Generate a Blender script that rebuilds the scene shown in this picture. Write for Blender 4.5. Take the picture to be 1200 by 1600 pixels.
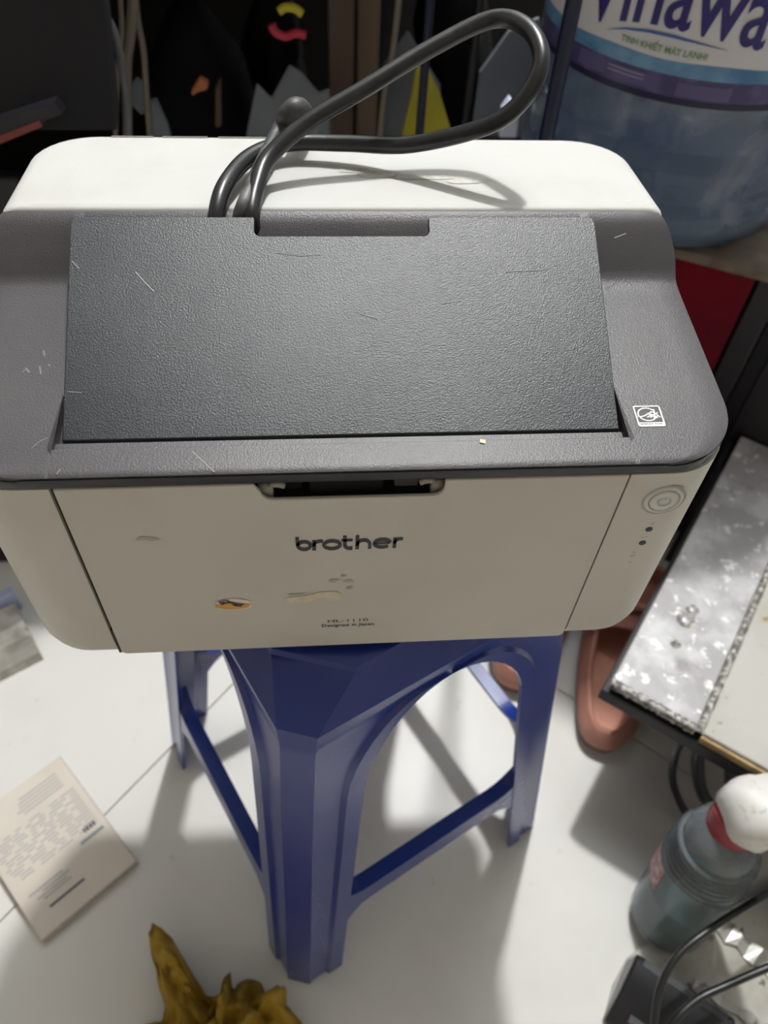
import bpy, bmesh, math, random
from mathutils import Vector, Matrix, noise
random.seed(7)
PI = math.pi
scn = bpy.context.scene
COL = scn.collection
for o in list(bpy.data.objects):
    bpy.data.objects.remove(o)

# ------------------------------------------------------------------ camera
# metres; x right, y away, z up; z = 0 is the stool seat, floor at z = -0.45
FPX = 1246.7
CAM = Vector((-0.0140, -0.2214, 0.4002))
YAW, PITCH, ROLL = 0.1247, 0.8873, 0.0683
FW = Vector((math.sin(YAW)*math.cos(PITCH), math.cos(YAW)*math.cos(PITCH), -math.sin(PITCH)))
_r0 = Vector((math.cos(YAW), -math.sin(YAW), 0)); _u0 = _r0.cross(FW)
RT = math.cos(ROLL)*_r0 + math.sin(ROLL)*_u0
UP = -math.sin(ROLL)*_r0 + math.cos(ROLL)*_u0
cd = bpy.data.cameras.new('camera'); cam = bpy.data.objects.new('camera', cd); COL.objects.link(cam)
M = Matrix((RT, UP, -FW)).transposed().to_4x4(); M.translation = CAM
cam.matrix_world = M
cd.sensor_fit = 'HORIZONTAL'; cd.sensor_width = 36.0; cd.lens = 36.0*FPX/1200
cd.clip_start = 0.01; cd.clip_end = 30
cd.dof.use_dof = True; cd.dof.focus_distance = 0.375; cd.dof.aperture_fstop = 12.0
scn.camera = cam

# ------------------------------------------------------------------ light
w = bpy.data.worlds.new('room_light'); scn.world = w; w.use_nodes = True
bg = w.node_tree.nodes['Background']; bg.inputs[0].default_value = (0.97, 0.98, 1.0, 1); bg.inputs[1].default_value = 0.05
ld = bpy.data.lights.new('ceiling_bulb', 'POINT'); ld.energy = 152; ld.shadow_soft_size = 0.045
ld.color = (1.0, 0.99, 0.972)
lo = bpy.data.objects.new('ceiling_bulb', ld); COL.objects.link(lo); lo.location = (0.28, 0.97, 1.88)
vs = scn.view_settings
vs.view_transform = 'Standard'; vs.look = 'None'; vs.exposure = 0.0; vs.gamma = 1.0; vs.use_curve_mapping = False

# ------------------------------------------------------------------ helpers
def ray(px, py): return FW + RT*((px-600)/FPX) + UP*((800-py)/FPX)
def onz(px, py, z): d = ray(px, py); return CAM + d*((z-CAM.z)/d.z)
def ony(px, py, y): d = ray(px, py); return CAM + d*((y-CAM.y)/d.y)

def mesh_obj(name, verts, faces, m=None, parent=None, smooth=False, bevel=0, seg=2, loc=None):
    me = bpy.data.meshes.new(name)
    me.from_pydata([tuple(v) for v in verts], [], faces)
    bm = bmesh.new(); bm.from_mesh(me)
    bmesh.ops.recalc_face_normals(bm, faces=bm.faces)
    bm.to_mesh(me); bm.free()
    return fin(name, me, m, parent, smooth, bevel, seg, loc)

def fin(name, me, m, parent=None, smooth=False, bevel=0, seg=2, loc=None):
    o = bpy.data.objects.new(name, me); COL.objects.link(o)
    if m: me.materials.append(m)
    if smooth:
        for p in me.polygons: p.use_smooth = True
        if smooth != 'all':
            me.set_sharp_from_angle(angle=math.radians(38 if smooth is True else smooth))
    if bevel:
        b = o.modifiers.new('bevel', 'BEVEL'); b.width = bevel; b.segments = seg; b.limit_method = 'ANGLE'; b.angle_limit = math.radians(35)
        b.harden_normals = False
    if loc: o.location = loc
    if parent: o.parent = parent
    return o

def thing(name, label, cat, loc=(0, 0, 0), rz=0, group=None):
    o = bpy.data.objects.new(name, None); COL.objects.link(o); o.empty_display_size = 0.02
    o.location = loc; o.rotation_euler = (0, 0, rz)
    return tag(o, label, cat, group)
def tag(o, label, cat, group=None):
    o['label'] = label; o['category'] = cat
    if group: o['group'] = group
    return o

class MB:
    def __init__(s): s.v = []; s.f = []
    def add(s, vs, fs):
        n = len(s.v); s.v += [Vector(v) for v in vs]; s.f += [tuple(i+n for i in f) for f in fs]
        return s
    def box(s, a, b, mt=None):
        x0, y0, z0 = a; x1, y1, z1 = b
        vs = [(x0,y0,z0),(x1,y0,z0),(x1,y1,z0),(x0,y1,z0),(x0,y0,z1),(x1,y0,z1),(x1,y1,z1),(x0,y1,z1)]
        if mt: vs = [mt @ Vector(v) for v in vs]
        return s.add(vs, [(0,3,2,1),(4,5,6,7),(0,1,5,4),(1,2,6,5),(2,3,7,6),(3,0,4,7)])
    def loft(s, rings, cap0=True, cap1=True, closed=True):
        n = len(rings[0]); vs = [v for r in rings for v in r]; fs = []
        for i in range(len(rings)-1):
            for j in range(n if closed else n-1):
                k = (j+1) % n
                fs.append((i*n+j, i*n+k, (i+1)*n+k, (i+1)*n+j))
        if cap0: fs.append(tuple(range(n))[::-1])
        if cap1: fs.append(tuple((len(rings)-1)*n+j for j in range(n)))
        return s.add(vs, fs)
    def tube(s, pts, r, n=10, sub=6):
        P = spline(pts, sub) if sub else [Vector(p) for p in pts]
        rs = r if callable(r) else (lambda t: r)
        rings = []; nrm = None
        for i, p in enumerate(P):
            t = (P[min(i+1, len(P)-1)] - P[max(i-1, 0)]).normalized()
            if nrm is None:
                a = Vector((0, 0, 1)) if abs(t.z) < .9 else Vector((1, 0, 0))
                nrm = t.cross(a).normalized()
            nrm = (nrm - t*nrm.dot(t)).normalized(); bn = t.cross(nrm)
            rr = rs(i/(len(P)-1))
            rings.append([p + nrm*math.cos(2*PI*k/n)*rr + bn*math.sin(2*PI*k/n)*rr for k in range(n)])
        return s.loft(rings)
    def lathe(s, prof, n=32, mt=None, cap0=True, cap1=True):
        rings = []
        for r, z in prof:
            ring = [Vector((r*math.cos(2*PI*k/n), r*math.sin(2*PI*k/n), z)) for k in range(n)]
            rings.append([mt @ v for v in ring] if mt else ring)
        return s.loft(rings, cap0, cap1)
    def ribbon(s, pts, wd, f, closed=False):
        """flat stroke: 2-D polyline of width wd, f maps (u,v) to 3-D"""
        P = [Vector((p[0], p[1])) for p in pts]; n = len(P); A = []; B = []
        for i in range(n):
            if closed: a, b = P[i-1], P[(i+1) % n]
            else: a, b = P[max(i-1, 0)], P[min(i+1, n-1)]
            t = (b-a).normalized(); q = Vector((-t.y, t.x))*(wd/2)
            A.append(P[i]+q); B.append(P[i]-q)
        vs = [f(p.x, p.y) for p in A] + [f(p.x, p.y) for p in B]
        fs = [(i, (i+1) % n, n+(i+1) % n, n+i) for i in range(n if closed else n-1)]
        return s.add(vs, fs)
    def poly(s, pts, f): return s.add([f(*p) for p in pts], [tuple(range(len(pts)))])
    def build(s, name, m, parent=None, **k): return mesh_obj(name, s.v, s.f, m, parent, **k)

def spline(pts, sub=6):
    P = [Vector(p) for p in pts]; P = [2*P[0]-P[1]] + P + [2*P[-1]-P[-2]]; out = []
    for i in range(1, len(P)-2):
        a, b, c, d = P[i-1:i+3]
        for k in range(sub):
            t = k/sub
            out.append(0.5*((2*b) + (c-a)*t + (2*a-5*b+4*c-d)*t*t + (3*b-a-3*c+d)*t**3))
    out.append(P[-2]); return out

def extrude_poly(pts, f0, f1):
    """closed 2-D outline, two mapping functions -> MB solid"""
    mb = MB(); n = len(pts)
    mb.add([f0(*p) for p in pts] + [f1(*p) for p in pts],
           [tuple(range(n))[::-1], tuple(range(n, 2*n))] + [(i, (i+1) % n, n+(i+1) % n, n+i) for i in range(n)])
    return mb

def round_rect(x0, x1, y0, y1, r, n=8):
    """r: 4 radii for corners (x0,y0),(x1,y0),(x1,y1),(x0,y1)"""
    if not hasattr(r, '__len__'): r = [r]*4
    out = []
    for (cx, cy, a0, q) in ((x0+r[0], y0+r[0], PI, r[0]), (x1-r[1], y0+r[1], 1.5*PI, r[1]), (x1-r[2], y1-r[2], 0, r[2]), (x0+r[3], y1-r[3], .5*PI, r[3])):
        for k in range(n+1):
            a = a0 + k/n*PI/2
            out.append((cx+q*math.cos(a), cy+q*math.sin(a)))
    return out

def arc(cx, cy, rx, ry, a0, a1, n=20):
    return [(cx+rx*math.cos(math.radians(a0+(a1-a0)*k/n)), cy+ry*math.sin(math.radians(a0+(a1-a0)*k/n))) for k in range(n+1)]

def text2d(body, bold=0.0, shear=0.0, spacing=1.0, align='LEFT'):
    c = bpy.data.curves.new('tmp_text', 'FONT'); c.body = body; c.offset = bold; c.shear = shear; c.space_character = spacing
    c.resolution_u = 4
    o = bpy.data.objects.new('tmp_text', c); COL.objects.link(o)
    dg = bpy.context.evaluated_depsgraph_get(); me = o.evaluated_get(dg).to_mesh()
    vs = [(v.co.x, v.co.y) for v in me.vertices]; fs = [tuple(p.vertices) for p in me.polygons]
    o.evaluated_get(dg).to_mesh_clear()
    bpy.data.objects.remove(o); bpy.data.curves.remove(c)
    x0 = min(v[0] for v in vs); x1 = max(v[0] for v in vs); y1 = max(v[1] for v in vs)
    return [(x-x0, y) for x, y in vs], fs, x1-x0, y1

# ------------------------------------------------------------------ materials
def mat(name, col, rough=0.5, metal=0.0, spec=0.5, var=None, bump=None, specks=None, coat=0.0, trans=0.0, alpha=1.0, ior=1.45, coords='Object'):
    """var=(scale, colour2, contrast lo, hi); bump=(scale, strength); specks=list of (scale, colour, lo, hi)"""
    m = bpy.data.materials.new(name); m.use_nodes = True; nt = m.node_tree; b = nt.nodes['Principled BSDF']
    b.inputs['Roughness'].default_value = rough; b.inputs['Metallic'].default_value = metal
    b.inputs['Specular IOR Level'].default_value = spec; b.inputs['Coat Weight'].default_value = coat
    b.inputs['Transmission Weight'].default_value = trans; b.inputs['Alpha'].default_value = alpha; b.inputs['IOR'].default_value = ior
    c4 = lambda c: (c[0], c[1], c[2], 1)
    b.inputs['Base Color'].default_value = c4(col)
    tc = nt.nodes.new('ShaderNodeTexCoord'); src = None
    def nz(scale, detail=4, rough_=.55):
        n = nt.nodes.new('ShaderNodeTexNoise'); n.inputs['Scale'].default_value = scale; n.inputs['Detail'].default_value = detail
        n.inputs['Roughness'].default_value = rough_
        nt.links.new(tc.outputs[coords], n.inputs['Vector']); return n
    def ramp(n, lo, hi):
        r = nt.nodes.new('ShaderNodeMapRange'); r.inputs[1].default_value = lo; r.inputs[2].default_value = hi
        nt.links.new(n.outputs['Fac'], r.inputs[0]); return r.outputs[0]
    def mix(fac, a, c):
        x = nt.nodes.new('ShaderNodeMix'); x.data_type = 'RGBA'
        nt.links.new(fac, x.inputs[0])
        if a is None: x.inputs[6].default_value = c4(col)
        else: nt.links.new(a, x.inputs[6])
        x.inputs[7].default_value = c4(c); return x.outputs[2]
    if var: src = mix(ramp(nz(var[0]), var[2], var[3]), src, var[1])
    for sp in specks or []: src = mix(ramp(nz(sp[0], 5, .65), sp[2], sp[3]), src, sp[1])
    if src: nt.links.new(src, b.inputs['Base Color'])
    if bump:
        bp = nt.nodes.new('ShaderNodeBump'); bp.inputs['Strength'].default_value = bump[1]; bp.inputs['Distance'].default_value = 0.001
        nt.links.new(nz(bump[0], 3).outputs['Fac'], bp.inputs['Height']); nt.links.new(bp.outputs[0], b.inputs['Normal'])
    return m

M_white = mat('ivory_plastic', (0.55, 0.53, 0.47), 0.42, spec=.4, var=(9, (0.50, 0.475, 0.415), .45, .75), bump=(900, .08), specks=[(60, (.36, .33, .28), .74, .82)])
M_rear = mat('ivory_plastic_rear', (0.505, 0.505, 0.495), 0.55, spec=.2, var=(22, (0.47, 0.465, 0.44), .45, .75), bump=(900, .08), specks=[(75, (.42, .38, .30), .72, .8)])
M_lid = mat('charcoal_plastic', (0.060, 0.057, 0.062), 0.38, spec=.5, var=(14, (0.078, 0.073, 0.078), .4, .7), bump=(1300, .25), specks=[(95, (.30, .29, .28), .765, .80)])
M_flap = mat('charcoal_grained_plastic', (0.020, 0.023, 0.028), 0.34, spec=.6, var=(18, (0.034, 0.037, 0.042), .4, .7), bump=(1500, .30), specks=[(120, (.24, .24, .24), .77, .81)])
M_black = mat('black_plastic', (0.012, 0.012, 0.014), 0.4)
M_dark = mat('dark_cavity_plastic', (0.02, 0.022, 0.026), 0.5)
M_darkgrey = mat('dark_grey_plastic', (0.05, 0.055, 0.06), 0.45)
M_ink = mat('charcoal_print', (0.03, 0.03, 0.032), 0.5)
M_whiteprint = mat('white_print', (0.75, 0.75, 0.76), 0.5)
M_greyprint = mat('grey_print', (0.30, 0.30, 0.28), 0.6)
M_button = mat('button_plastic', (0.60, 0.60, 0.57), 0.35)
M_ring = mat('button_ring', (0.33, 0.33, 0.31), 0.4)
M_cord = mat('black_rubber', (0.011, 0.012, 0.013), 0.34, spec=.6, var=(60, (.02, .021, .023), .5, .7), bump=(200, .1), specks=[(160, (.3, .3, .29), .74, .78)])
M_blue = mat('blue_stool_plastic', (0.014, 0.038, 0.25), 0.25, spec=.8, var=(6, (0.035, 0.058, 0.27), .4, .7), bump=(25, .12), specks=[(50, (.10, .11, .22), .68, .8)])
M_tile = mat('white_floor_tile', (0.78, 0.78, 0.755), 0.36, spec=.35, var=(7, (0.72, 0.71, 0.675), .45, .75), specks=[(40, (.48, .46, .42), .66, .80)])
M_grout = mat('grout', (0.34, 0.33, 0.31), 0.8)
M_wall = mat('dark_wall', (0.05, 0.052, 0.056), 0.8, var=(3, (.03, .03, .035), .4, .7))
M_paper = mat('cream_paper', (0.74, 0.69, 0.62), 0.6, var=(12, (.68, .62, .55), .4, .7))
M_pages = mat('page_edges', (0.55, 0.50, 0.43), 0.8, var=(300, (.42, .38, .32), .4, .6))
M_rag = mat('mustard_cloth', (0.43, 0.27, 0.025), 0.7, var=(30, (0.27, 0.16, 0.018), .42, .72), bump=(120, .3), specks=[(22, (.07, .06, .03), .62, .70)])

# ================================================================== SETTING
FZ = -0.45
floor = mesh_obj('floor', [(-1.6,-1.3,FZ-.012),(2.0,-1.3,FZ-.012),(2.0,2.2,FZ-.012),(-1.6,2.2,FZ-.012),(-1.6,-1.3,FZ-.04),(2.0,-1.3,FZ-.04),(2.0,2.2,FZ-.04),(-1.6,2.2,FZ-.04)],
                 [(0,1,2,3),(7,6,5,4),(0,4,5,1),(1,5,6,2),(2,6,7,3),(3,7,4,0)], M_grout)
floor['kind'] = 'structure'
TS = 0.60; e1 = Vector((.659, .752, 0)); e2 = Vector((.752, -.659, 0)); J0 = Vector((-.1835, .145, 0))
tile_me = None
for i in range(-5, 6):
    for j in range(-4, 6):
        c = J0 + e1*(TS*(i+.5) + 0.325) + e2*TS*(j+.5)
        if not (-1.9 < c.x < 2.3 and -1.6 < c.y < 1.9): continue
        if tile_me is None:
            h = TS/2 - .0008; mb = MB().box((-h, -h, -.012), (h, h, 0))
            t = mb.build('floor_tile', M_tile, floor, bevel=.0012); tile_me = t.data
        else:
            t = bpy.data.objects.new('floor_tile', tile_me); COL.objects.link(t); t.parent = floor
        t.location = (c.x, c.y, FZ); t.rotation_euler = (0, 0, math.atan2(e1.y, e1.x))
M_paint = mat('pale_wall_paint', (.40, .412, .408), .8, var=(2, (.37, .38, .375), .4, .7))
M_warm = mat('warm_wall_paint', (.385, .335, .28), .8, var=(2, (.35, .305, .25), .4, .7))
def struct(name, mb, m):
    o = mb.build(name, m); o['kind'] = 'structure'; return o
struct('wall_back', MB().box((-1.6, 1.60, FZ-.012), (2.0, 1.65, 2.05)), M_paint)
struct('wall_left', MB().box((-1.65, -1.3, FZ-.012), (-1.6, 1.65, 2.05)), M_warm)
struct('wall_right', MB().box((2.0, -1.3, FZ-.012), (2.05, 1.65, 2.05)), M_paint)
struct('wall_front', MB().box((-1.65, -1.35, FZ-.012), (2.05, -1.3, 2.05)), M_warm)
struct('ceiling', MB().box((-1.65, -1.35, 2.05), (2.05, 1.65, 2.1)), M_paint)

# ================================================================== PRINTER
PR = thing('laser_printer', 'compact ivory and charcoal laser printer sitting on the blue plastic stool', 'printer')

# body shell with a pocket for the front cover
XL, XR = -0.1250, 0.1206
def body_ring(z, ins):
    x0, x1, y0, y1 = -.1695+ins, .1695-ins, 0+ins, .233-ins
    rr = round_rect(x0, x1, y0, y1, [max(.03-ins*.5, .01)]*2 + [.03]*2, 8)
    # rr starts at left-front corner going to the front edge, insert pocket after 9 points
    left, rest = rr[:9], rr[9:]
    pocket = [(XL, y0), (XL, .007), (-.047, .007), (-.047, .026), (.047, .026), (.047, .007), (XR, .007), (XR, y0)]
    return [Vector((x, y, z)) for x, y in left + pocket + rest]
mb = MB()
mb.loft([body_ring(z, i) for z, i in ((.0035, .016), (.0048, .0095), (.008, .0045), (.013, .0015), (.02, 0), (.147, 0))])
mb.build('body', M_white, PR, smooth=35)
for (fx, fy) in ((-.13, .03), (.13, .03), (-.13, .2), (.13, .2)):
    MB().lathe([(.009, 0), (.010, .002), (.010, .006)], 16).build('rubber_foot', M_black, PR, loc=(fx, fy, 0))

# front cover with hand notch in the top edge
def rc(cx, cz, r, a0, a1, n=6): return arc(cx, cz, r, r, a0, a1, n)
x0, x1, z0, z1 = -.1234, .1199, .0105, .1468
out = rc(x0+.003, z0+.003, .003, 180, 270) + rc(x1-.003, z0+.003, .003, 270, 360) + [(x1, z1)]
out += [(.0393, z1)] + rc(.0362-.002, .1367+.005, .005, 0, -90)[0:] + rc(-.0392+.005, .1367+.005, .005, 270, 180) + [(-.0422, z1)]
out += [(x0, z1)]
def bow(x): return -0.0012*(1-(x/.13)**2)
fc = extrude_poly(out, lambda x, z: Vector((x, .0018, z)), lambda x, z: Vector((x, -.0002, z)))
front = fc.build('front_cover', M_white, PR, bevel=.0007, seg=3)
MB().box((-.1251, .0022, .0105), (-.1222, .0068, .1468)).build('gap_shade', M_black, PR)  # dark strips inside the cover gaps stand in for their shade
MB().box((-.1251, .0008, .0105), (-.1238, .0025, .034)).build('gap_shade', M_black, PR)
MB().box((.1190, .0030, .0105), (.1205, .0068, .1468)).build('gap_shade', M_ring, PR)
YF = -.0002
def onfront(x, z, d=.00025): return Vector((x, YF-d, z))
# logo lettering
S = .0494/500; X0 = -.0260; Z0 = .0998
def lf(u, v): return onfront(X0+u*S, Z0+v*S*1.62)
lg = MB(); W = 17
lg.ribbon([(8, 66), (8, 24)], W, lf); lg.ribbon(arc(38, 24, 29, 18.5, 0, 360, 28)[:-1], W*.95, lf, True)
lg.ribbon([(84, -1), (84, 49)], W, lf); lg.ribbon([(84, 20)] + arc(112, 22, 28, 21, 170, 90, 8) + [(126, 43)], W*.9, lf)
lg.ribbon(arc(168, 24, 38, 18.5, 0, 360, 30)[:-1], W*.95, lf, True)
lg.ribbon([(228, 66), (228, 20)] + arc(250, 20, 22, 15.5, 180, 270, 6) + [(264, 4.5)], W, lf); lg.ribbon([(212, 44), (264, 44)], W*.72, lf)
lg.ribbon([(286, 66), (286, -1)], W, lf); lg.ribbon([(286, 16)] + arc(316, 22, 29, 20, 170, 0, 12) + [(345, -1)], W*.95, lf)
lg.ribbon(arc(404, 24, 38, 18.5, 8, 318, 30), W*.95, lf); lg.ribbon([(368, 25), (440, 25)], W*.6, lf)
lg.ribbon([(462, -1), (462, 49)], W, lf); lg.ribbon([(462, 20)] + arc(488, 22, 26, 21, 170, 90, 8) + [(500, 43)], W*.9, lf)
lg.build('logo_lettering', M_ink, front)
def put_text(name, body, xl, zl, width, m, parent, zscale=1.0, bold=.0, f=onfront):
    vs_, fs_, wd, ht = text2d(body, bold); s = width/wd
    return MB().add([f(xl+x*s, zl+y*s*zscale) for x, y in vs_], fs_).build(name, m, parent)
put_text('model_lettering', 'HL-1110', -.0122, .0352, .0214, M_ink, front, .62)
put_text('origin_lettering', 'Designed in Japan', -.0153, .0308, .0277, M_ink, front, .95, .012)
# torn sticker, glue residue, grey rub marks
def blob(cx, cz, rx, rz, seed, n=26, amp=.35, f=onfront, d=.0002):
    r_ = random.Random(seed); ph = [r_.uniform(0, 6.28) for _ in range(5)]
    P = []
    for k in range(n):
        a = 2*PI*k/n; q = 1 + amp*sum(math.sin((i+2)*a+ph[i])/(i+1.6) for i in range(5))*.6
        P.append((cx+rx*q*math.cos(a), cz+rz*q*math.sin(a)))
    return P
M_stk = mat('sticker_orange', (.62, .33, .05), .5); M_stkw = mat('sticker_paper', (.74, .68, .60), .7); M_stkd = mat('sticker_ink', (.05, .025, .045), .5)
st = MB().poly(blob(-.0588, .0566, .0092, .0046, 5, amp=.25), lambda x, z: onfront(x, z, .0003)).build('torn_sticker', M_stkw, front)
MB().poly(blob(-.0600, .0553, .0082, .0033, 9, amp=.22), lambda x, z: onfront(x, z, .0005)).build('torn_sticker', M_stk, front)
sk = MB(); g5 = lambda u, v: onfront(-.0660+u*.012, .0545+v*.0068, .0007)
sk.ribbon([(.0, .75), (.2, .55), (.45, .62), (.75, .35), (1.0, .28)], .16, g5); sk.ribbon([(.15, .8), (.3, .9), (.45, .62)], .12, g5); sk.ribbon([(.55, .35), (.72, .12), (.9, .1)], .16, g5); sk.ribbon([(.05,.35),(.2,.5)], .1, g5)
sk.build('sticker_ink', M_stkd, front)
M_glue = mat('glue_residue', (.66, .59, .46), .75, var=(300, (.56, .50, .40), .4, .7)); M_rub = mat('grey_rub_mark', (.40, .385, .34), .55)
MB().poly([(-.0337, .0585), (-.031, .0555), (-.022, .0558), (-.017, .058), (-.009, .0563), (-.0055, .0572), (-.0045, .062), (-.008, .0648), (-.016, .0645), (-.021, .0625), (-.024, .0612), (-.031, .0612)], onfront).build('glue_residue', M_glue, front)
for cx, cz, a, b, sd in ((-.0272, .0633, .004, .0009, 1), (-.009, .0742, .0025, .0014, 2), (-.0015, .0735, .0022, .0016, 3), (-.004, .078, .0012, .0011, 4), (-.001, .0672, .002, .0011, 6), (-.0915, .1125, .0046, .0016, 11)):
    MB().poly(blob(cx, cz, a, b, sd, amp=.5), onfront).build('rub_mark', M_rub, front)
# hand slot behind the notch
hs = MB().box((-.0465, .0235, .120), (.0465, .0258, .1468)).box((-.0465, .0075, .120), (.0465, .0235, .129)).build('hand_slot', M_dark, PR)
MB().box((-.036, .012, .129), (-.022, .022, .1375)).build('latch_block', M_darkgrey, PR, bevel=.001)
MB().box((-.019, .010, .129), (.014, .020, .1455)).build('latch_block', M_darkgrey, PR, bevel=.001)
MB().box((.019, .012, .129), (.030, .0225, .1385)).build('latch_block', M_ring, PR, bevel=.001)
for sx in (-1, 1):
    hk = MB(); xx = sx*.0355
    hk.box((min(xx-sx*.001, xx+sx*.0055), .0045, .130), (max(xx-sx*.001, xx+sx*.0055), .0105, .1392)); hk.tube([(xx, .0065, .134), (xx, .0065, .1385), (xx-sx*.003, .0065, .1392), (xx-sx*.006, .0065, .1380)], .0014, 8, 4)
    hk.build('hook', M_white, PR, smooth='all')
# control pillar: power button, lamps, icons
BX, BZ = .1406, .1292
btn = MB(); rot = Matrix.Translation((BX, 0, BZ)) @ Matrix.Rotation(PI/2, 4, 'X')
ring = MB().lathe([(.0070, -.001), (.0070, .0004), (.0079, .0010), (.0089, .0004), (.0092, -.001)], 40, rot, False, False).build('button_ring', M_button, PR, smooth='all')
MB().lathe([(.0093, -.0005), (.0093, .00008), (.0101, .00008)], 40, rot, False, False).build('button_groove', M_ring, PR)
bt = MB().lathe([(.0066, -.001), (.0066, .0006), (.0058, .0011), (.0030, .0009), (0.0001, .0008)], 40, rot, False, True).build('power_button', M_button, PR, smooth='all')
MB().lathe([(.00655, .0001), (.0071, .0001)], 40, rot, False, False).build('button_groove', M_ring, PR)
sy = MB(); fs = lambda u, v: Vector((BX+u*.0029, -.00125, BZ+v*.0029))
sy.ribbon(arc(0, 0, 1, 1, 120, 420, 24), .18, fs); sy.ribbon([(0, .2), (0, 1.05)], .18, fs)
sy.build('power_symbol', M_ring, bt)
for zz in (.1075, .0969):
    MB().lathe([(.00175, .0001), (.0016, .0003), (.0001, .0003)], 20, Matrix.Translation((.1405, 0, zz)) @ Matrix.Rotation(PI/2, 4, 'X'), False, True).build('indicator_lamp', M_black, PR)
ic = MB(); fi = lambda x, z: Vector((x, -.0002, z))
ic.ribbon([(.1402, .1112), (.1414, .1128)], .0005, fi); ic.ribbon([(.1385, .1015), (.1395, .1012)], .0005, fi); ic.ribbon([(.1405, .1015), (.1416, .1020)], .0005, fi)
ic.ribbon(arc(.1385, .0866, .0011, .0009, 0, 360, 12), .0005, fi); ic.ribbon([(.1375, .0893), (.1396, .0893)], .0005, fi); ic.ribbon([(.1378, .0812), (.1396, .0812)], .0006, fi)
ic.build('panel_icons', M_ring, PR)

# charcoal top cover: height field with a recess for the flap and the rear step
def rail(y): return .1545 + .0095*max(0, min(y, .116))/.116
def ztop(y):
    if y <= .108: return rail(y)
    pts = [(.108, rail(.108)), (.1135, .1643), (.117, .1655), (.120, .1682), (.1235, .172), (.136, .1838), (.1395, .1862), (.1425, .1872)]
    for (a, za), (b, zb) in zip(pts, pts[1:]):
        if y <= b: return za + (zb-za)*(y-a)/(b-a)
    return pts[-1][1]
def flapz(y): return .1518 + .365*(y-.0232)
RXL, RXR = -.1238, .1208
def lid_half(y):
    r = .034; h = .1705
    if y < r: h = .1705 - r + math.sqrt(max(0, r*r-(r-max(y, 0))**2))
    if y > .118: h -= .0085*((y-.118)/.0245)**2.2
    return h
ys = [0, .0006, .0016, .003, .005, .008, .0115, .0141, .0147, .0170, .0172, .0195, .0215, .024, .030, .034, .038, .041, .044, .048, .055, .065, .08, .095, .105, .108, .1135, .117, .120, .1235, .128, .132, .136, .1395, .1425]
xs_c = [RXL, RXL+.0007, RXL+.0035, -.118, -.11, -.06, 0, .06, .11, .1165, RXR-.0035, RXR-.0007, RXR]
def rec(y):      # recess depth below rail inside the opening
    if y < .0144 or y > .0435: return 0
    fl = rail(y) - (flapz(y)-.0045)
    if y <= .0172: return max(0, (y-.0144)/.0026)*.0048 if y < .017 else .0048
    return max(0, min(.0048 if y < .0216 else fl, fl + .002))
rows = []
for y in ys:
    hw = lid_half(y); row = []
    for k in range(9):
        t = k/8; x = -hw + (hw + RXL)*t
        row.append((x, y))
    cx = list(xs_c)
    if .0141 <= y <= .048:      # the recess flares towards its front corners
        fl = .0022*(1-(y-.0141)/.034)
    else: fl = 0
    for x in cx[0:]:
        xx = x - fl if x < -.1225 else (x + fl if x > .1195 else x)
        row.append((xx, y))
    for k in range(9):
        t = k/8; x = RXR + (hw - RXR)*t
        row.append((x, y))
    rows.append(row)
V = []; F_ = []; nc = len(rows[0])
for j, row in enumerate(rows):
    y = ys[j]
    for i, (x, yy) in enumerate(row):
        z = ztop(y)
        ci = i-9
        if 0 < ci < len(xs_c)-1: z -= rec(y)
        edge = min(1, (lid_half(y)-abs(x))/.0025); z -= .0007*(1-edge)**2
        if y < .003: z -= .0007*(1-y/.003)**2
        yb = y + (.0 if y > .01 else 0)
        V.append((x, yb, z))
for j in range(len(rows)-1):
    for i in range(nc-1):
        a = j*nc+i; F_.append((a, a+1, a+nc+1, a+nc))
# skirt
bd = [i for i in range(nc)] + [j*nc+nc-1 for j in range(1, len(rows))] + [(len(rows)-1)*nc+i for i in range(nc-2, -1, -1)] + [j*nc for j in range(len(rows)-2, 0, -1)]
n0 = len(V)
for q in bd:
    x, y, z = V[q]; V.append((x*.9985, y+.0012 if y < .004 else y, .1474))
for k in range(len(bd)):
    a, b = bd[k], bd[(k+1) % len(bd)]; F_.append((a, n0+k, n0+(k+1) % len(bd), b))
F_.append(tuple(n0+k for k in range(len(bd))))
lid = mesh_obj('top_cover', V, F_, M_lid, PR, smooth=30)

rim_o = [V[q] for q in bd]  # black band around the lid edge stands in for shade on the lip
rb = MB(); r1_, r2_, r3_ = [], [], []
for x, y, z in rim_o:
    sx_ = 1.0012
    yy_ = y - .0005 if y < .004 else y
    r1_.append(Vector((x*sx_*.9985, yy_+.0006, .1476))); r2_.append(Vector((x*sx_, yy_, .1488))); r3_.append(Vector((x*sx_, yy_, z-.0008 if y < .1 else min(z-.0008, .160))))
rb.loft([r1_, r2_, r3_], False, False).build('lip_shade', M_black, PR, smooth=40)
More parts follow.
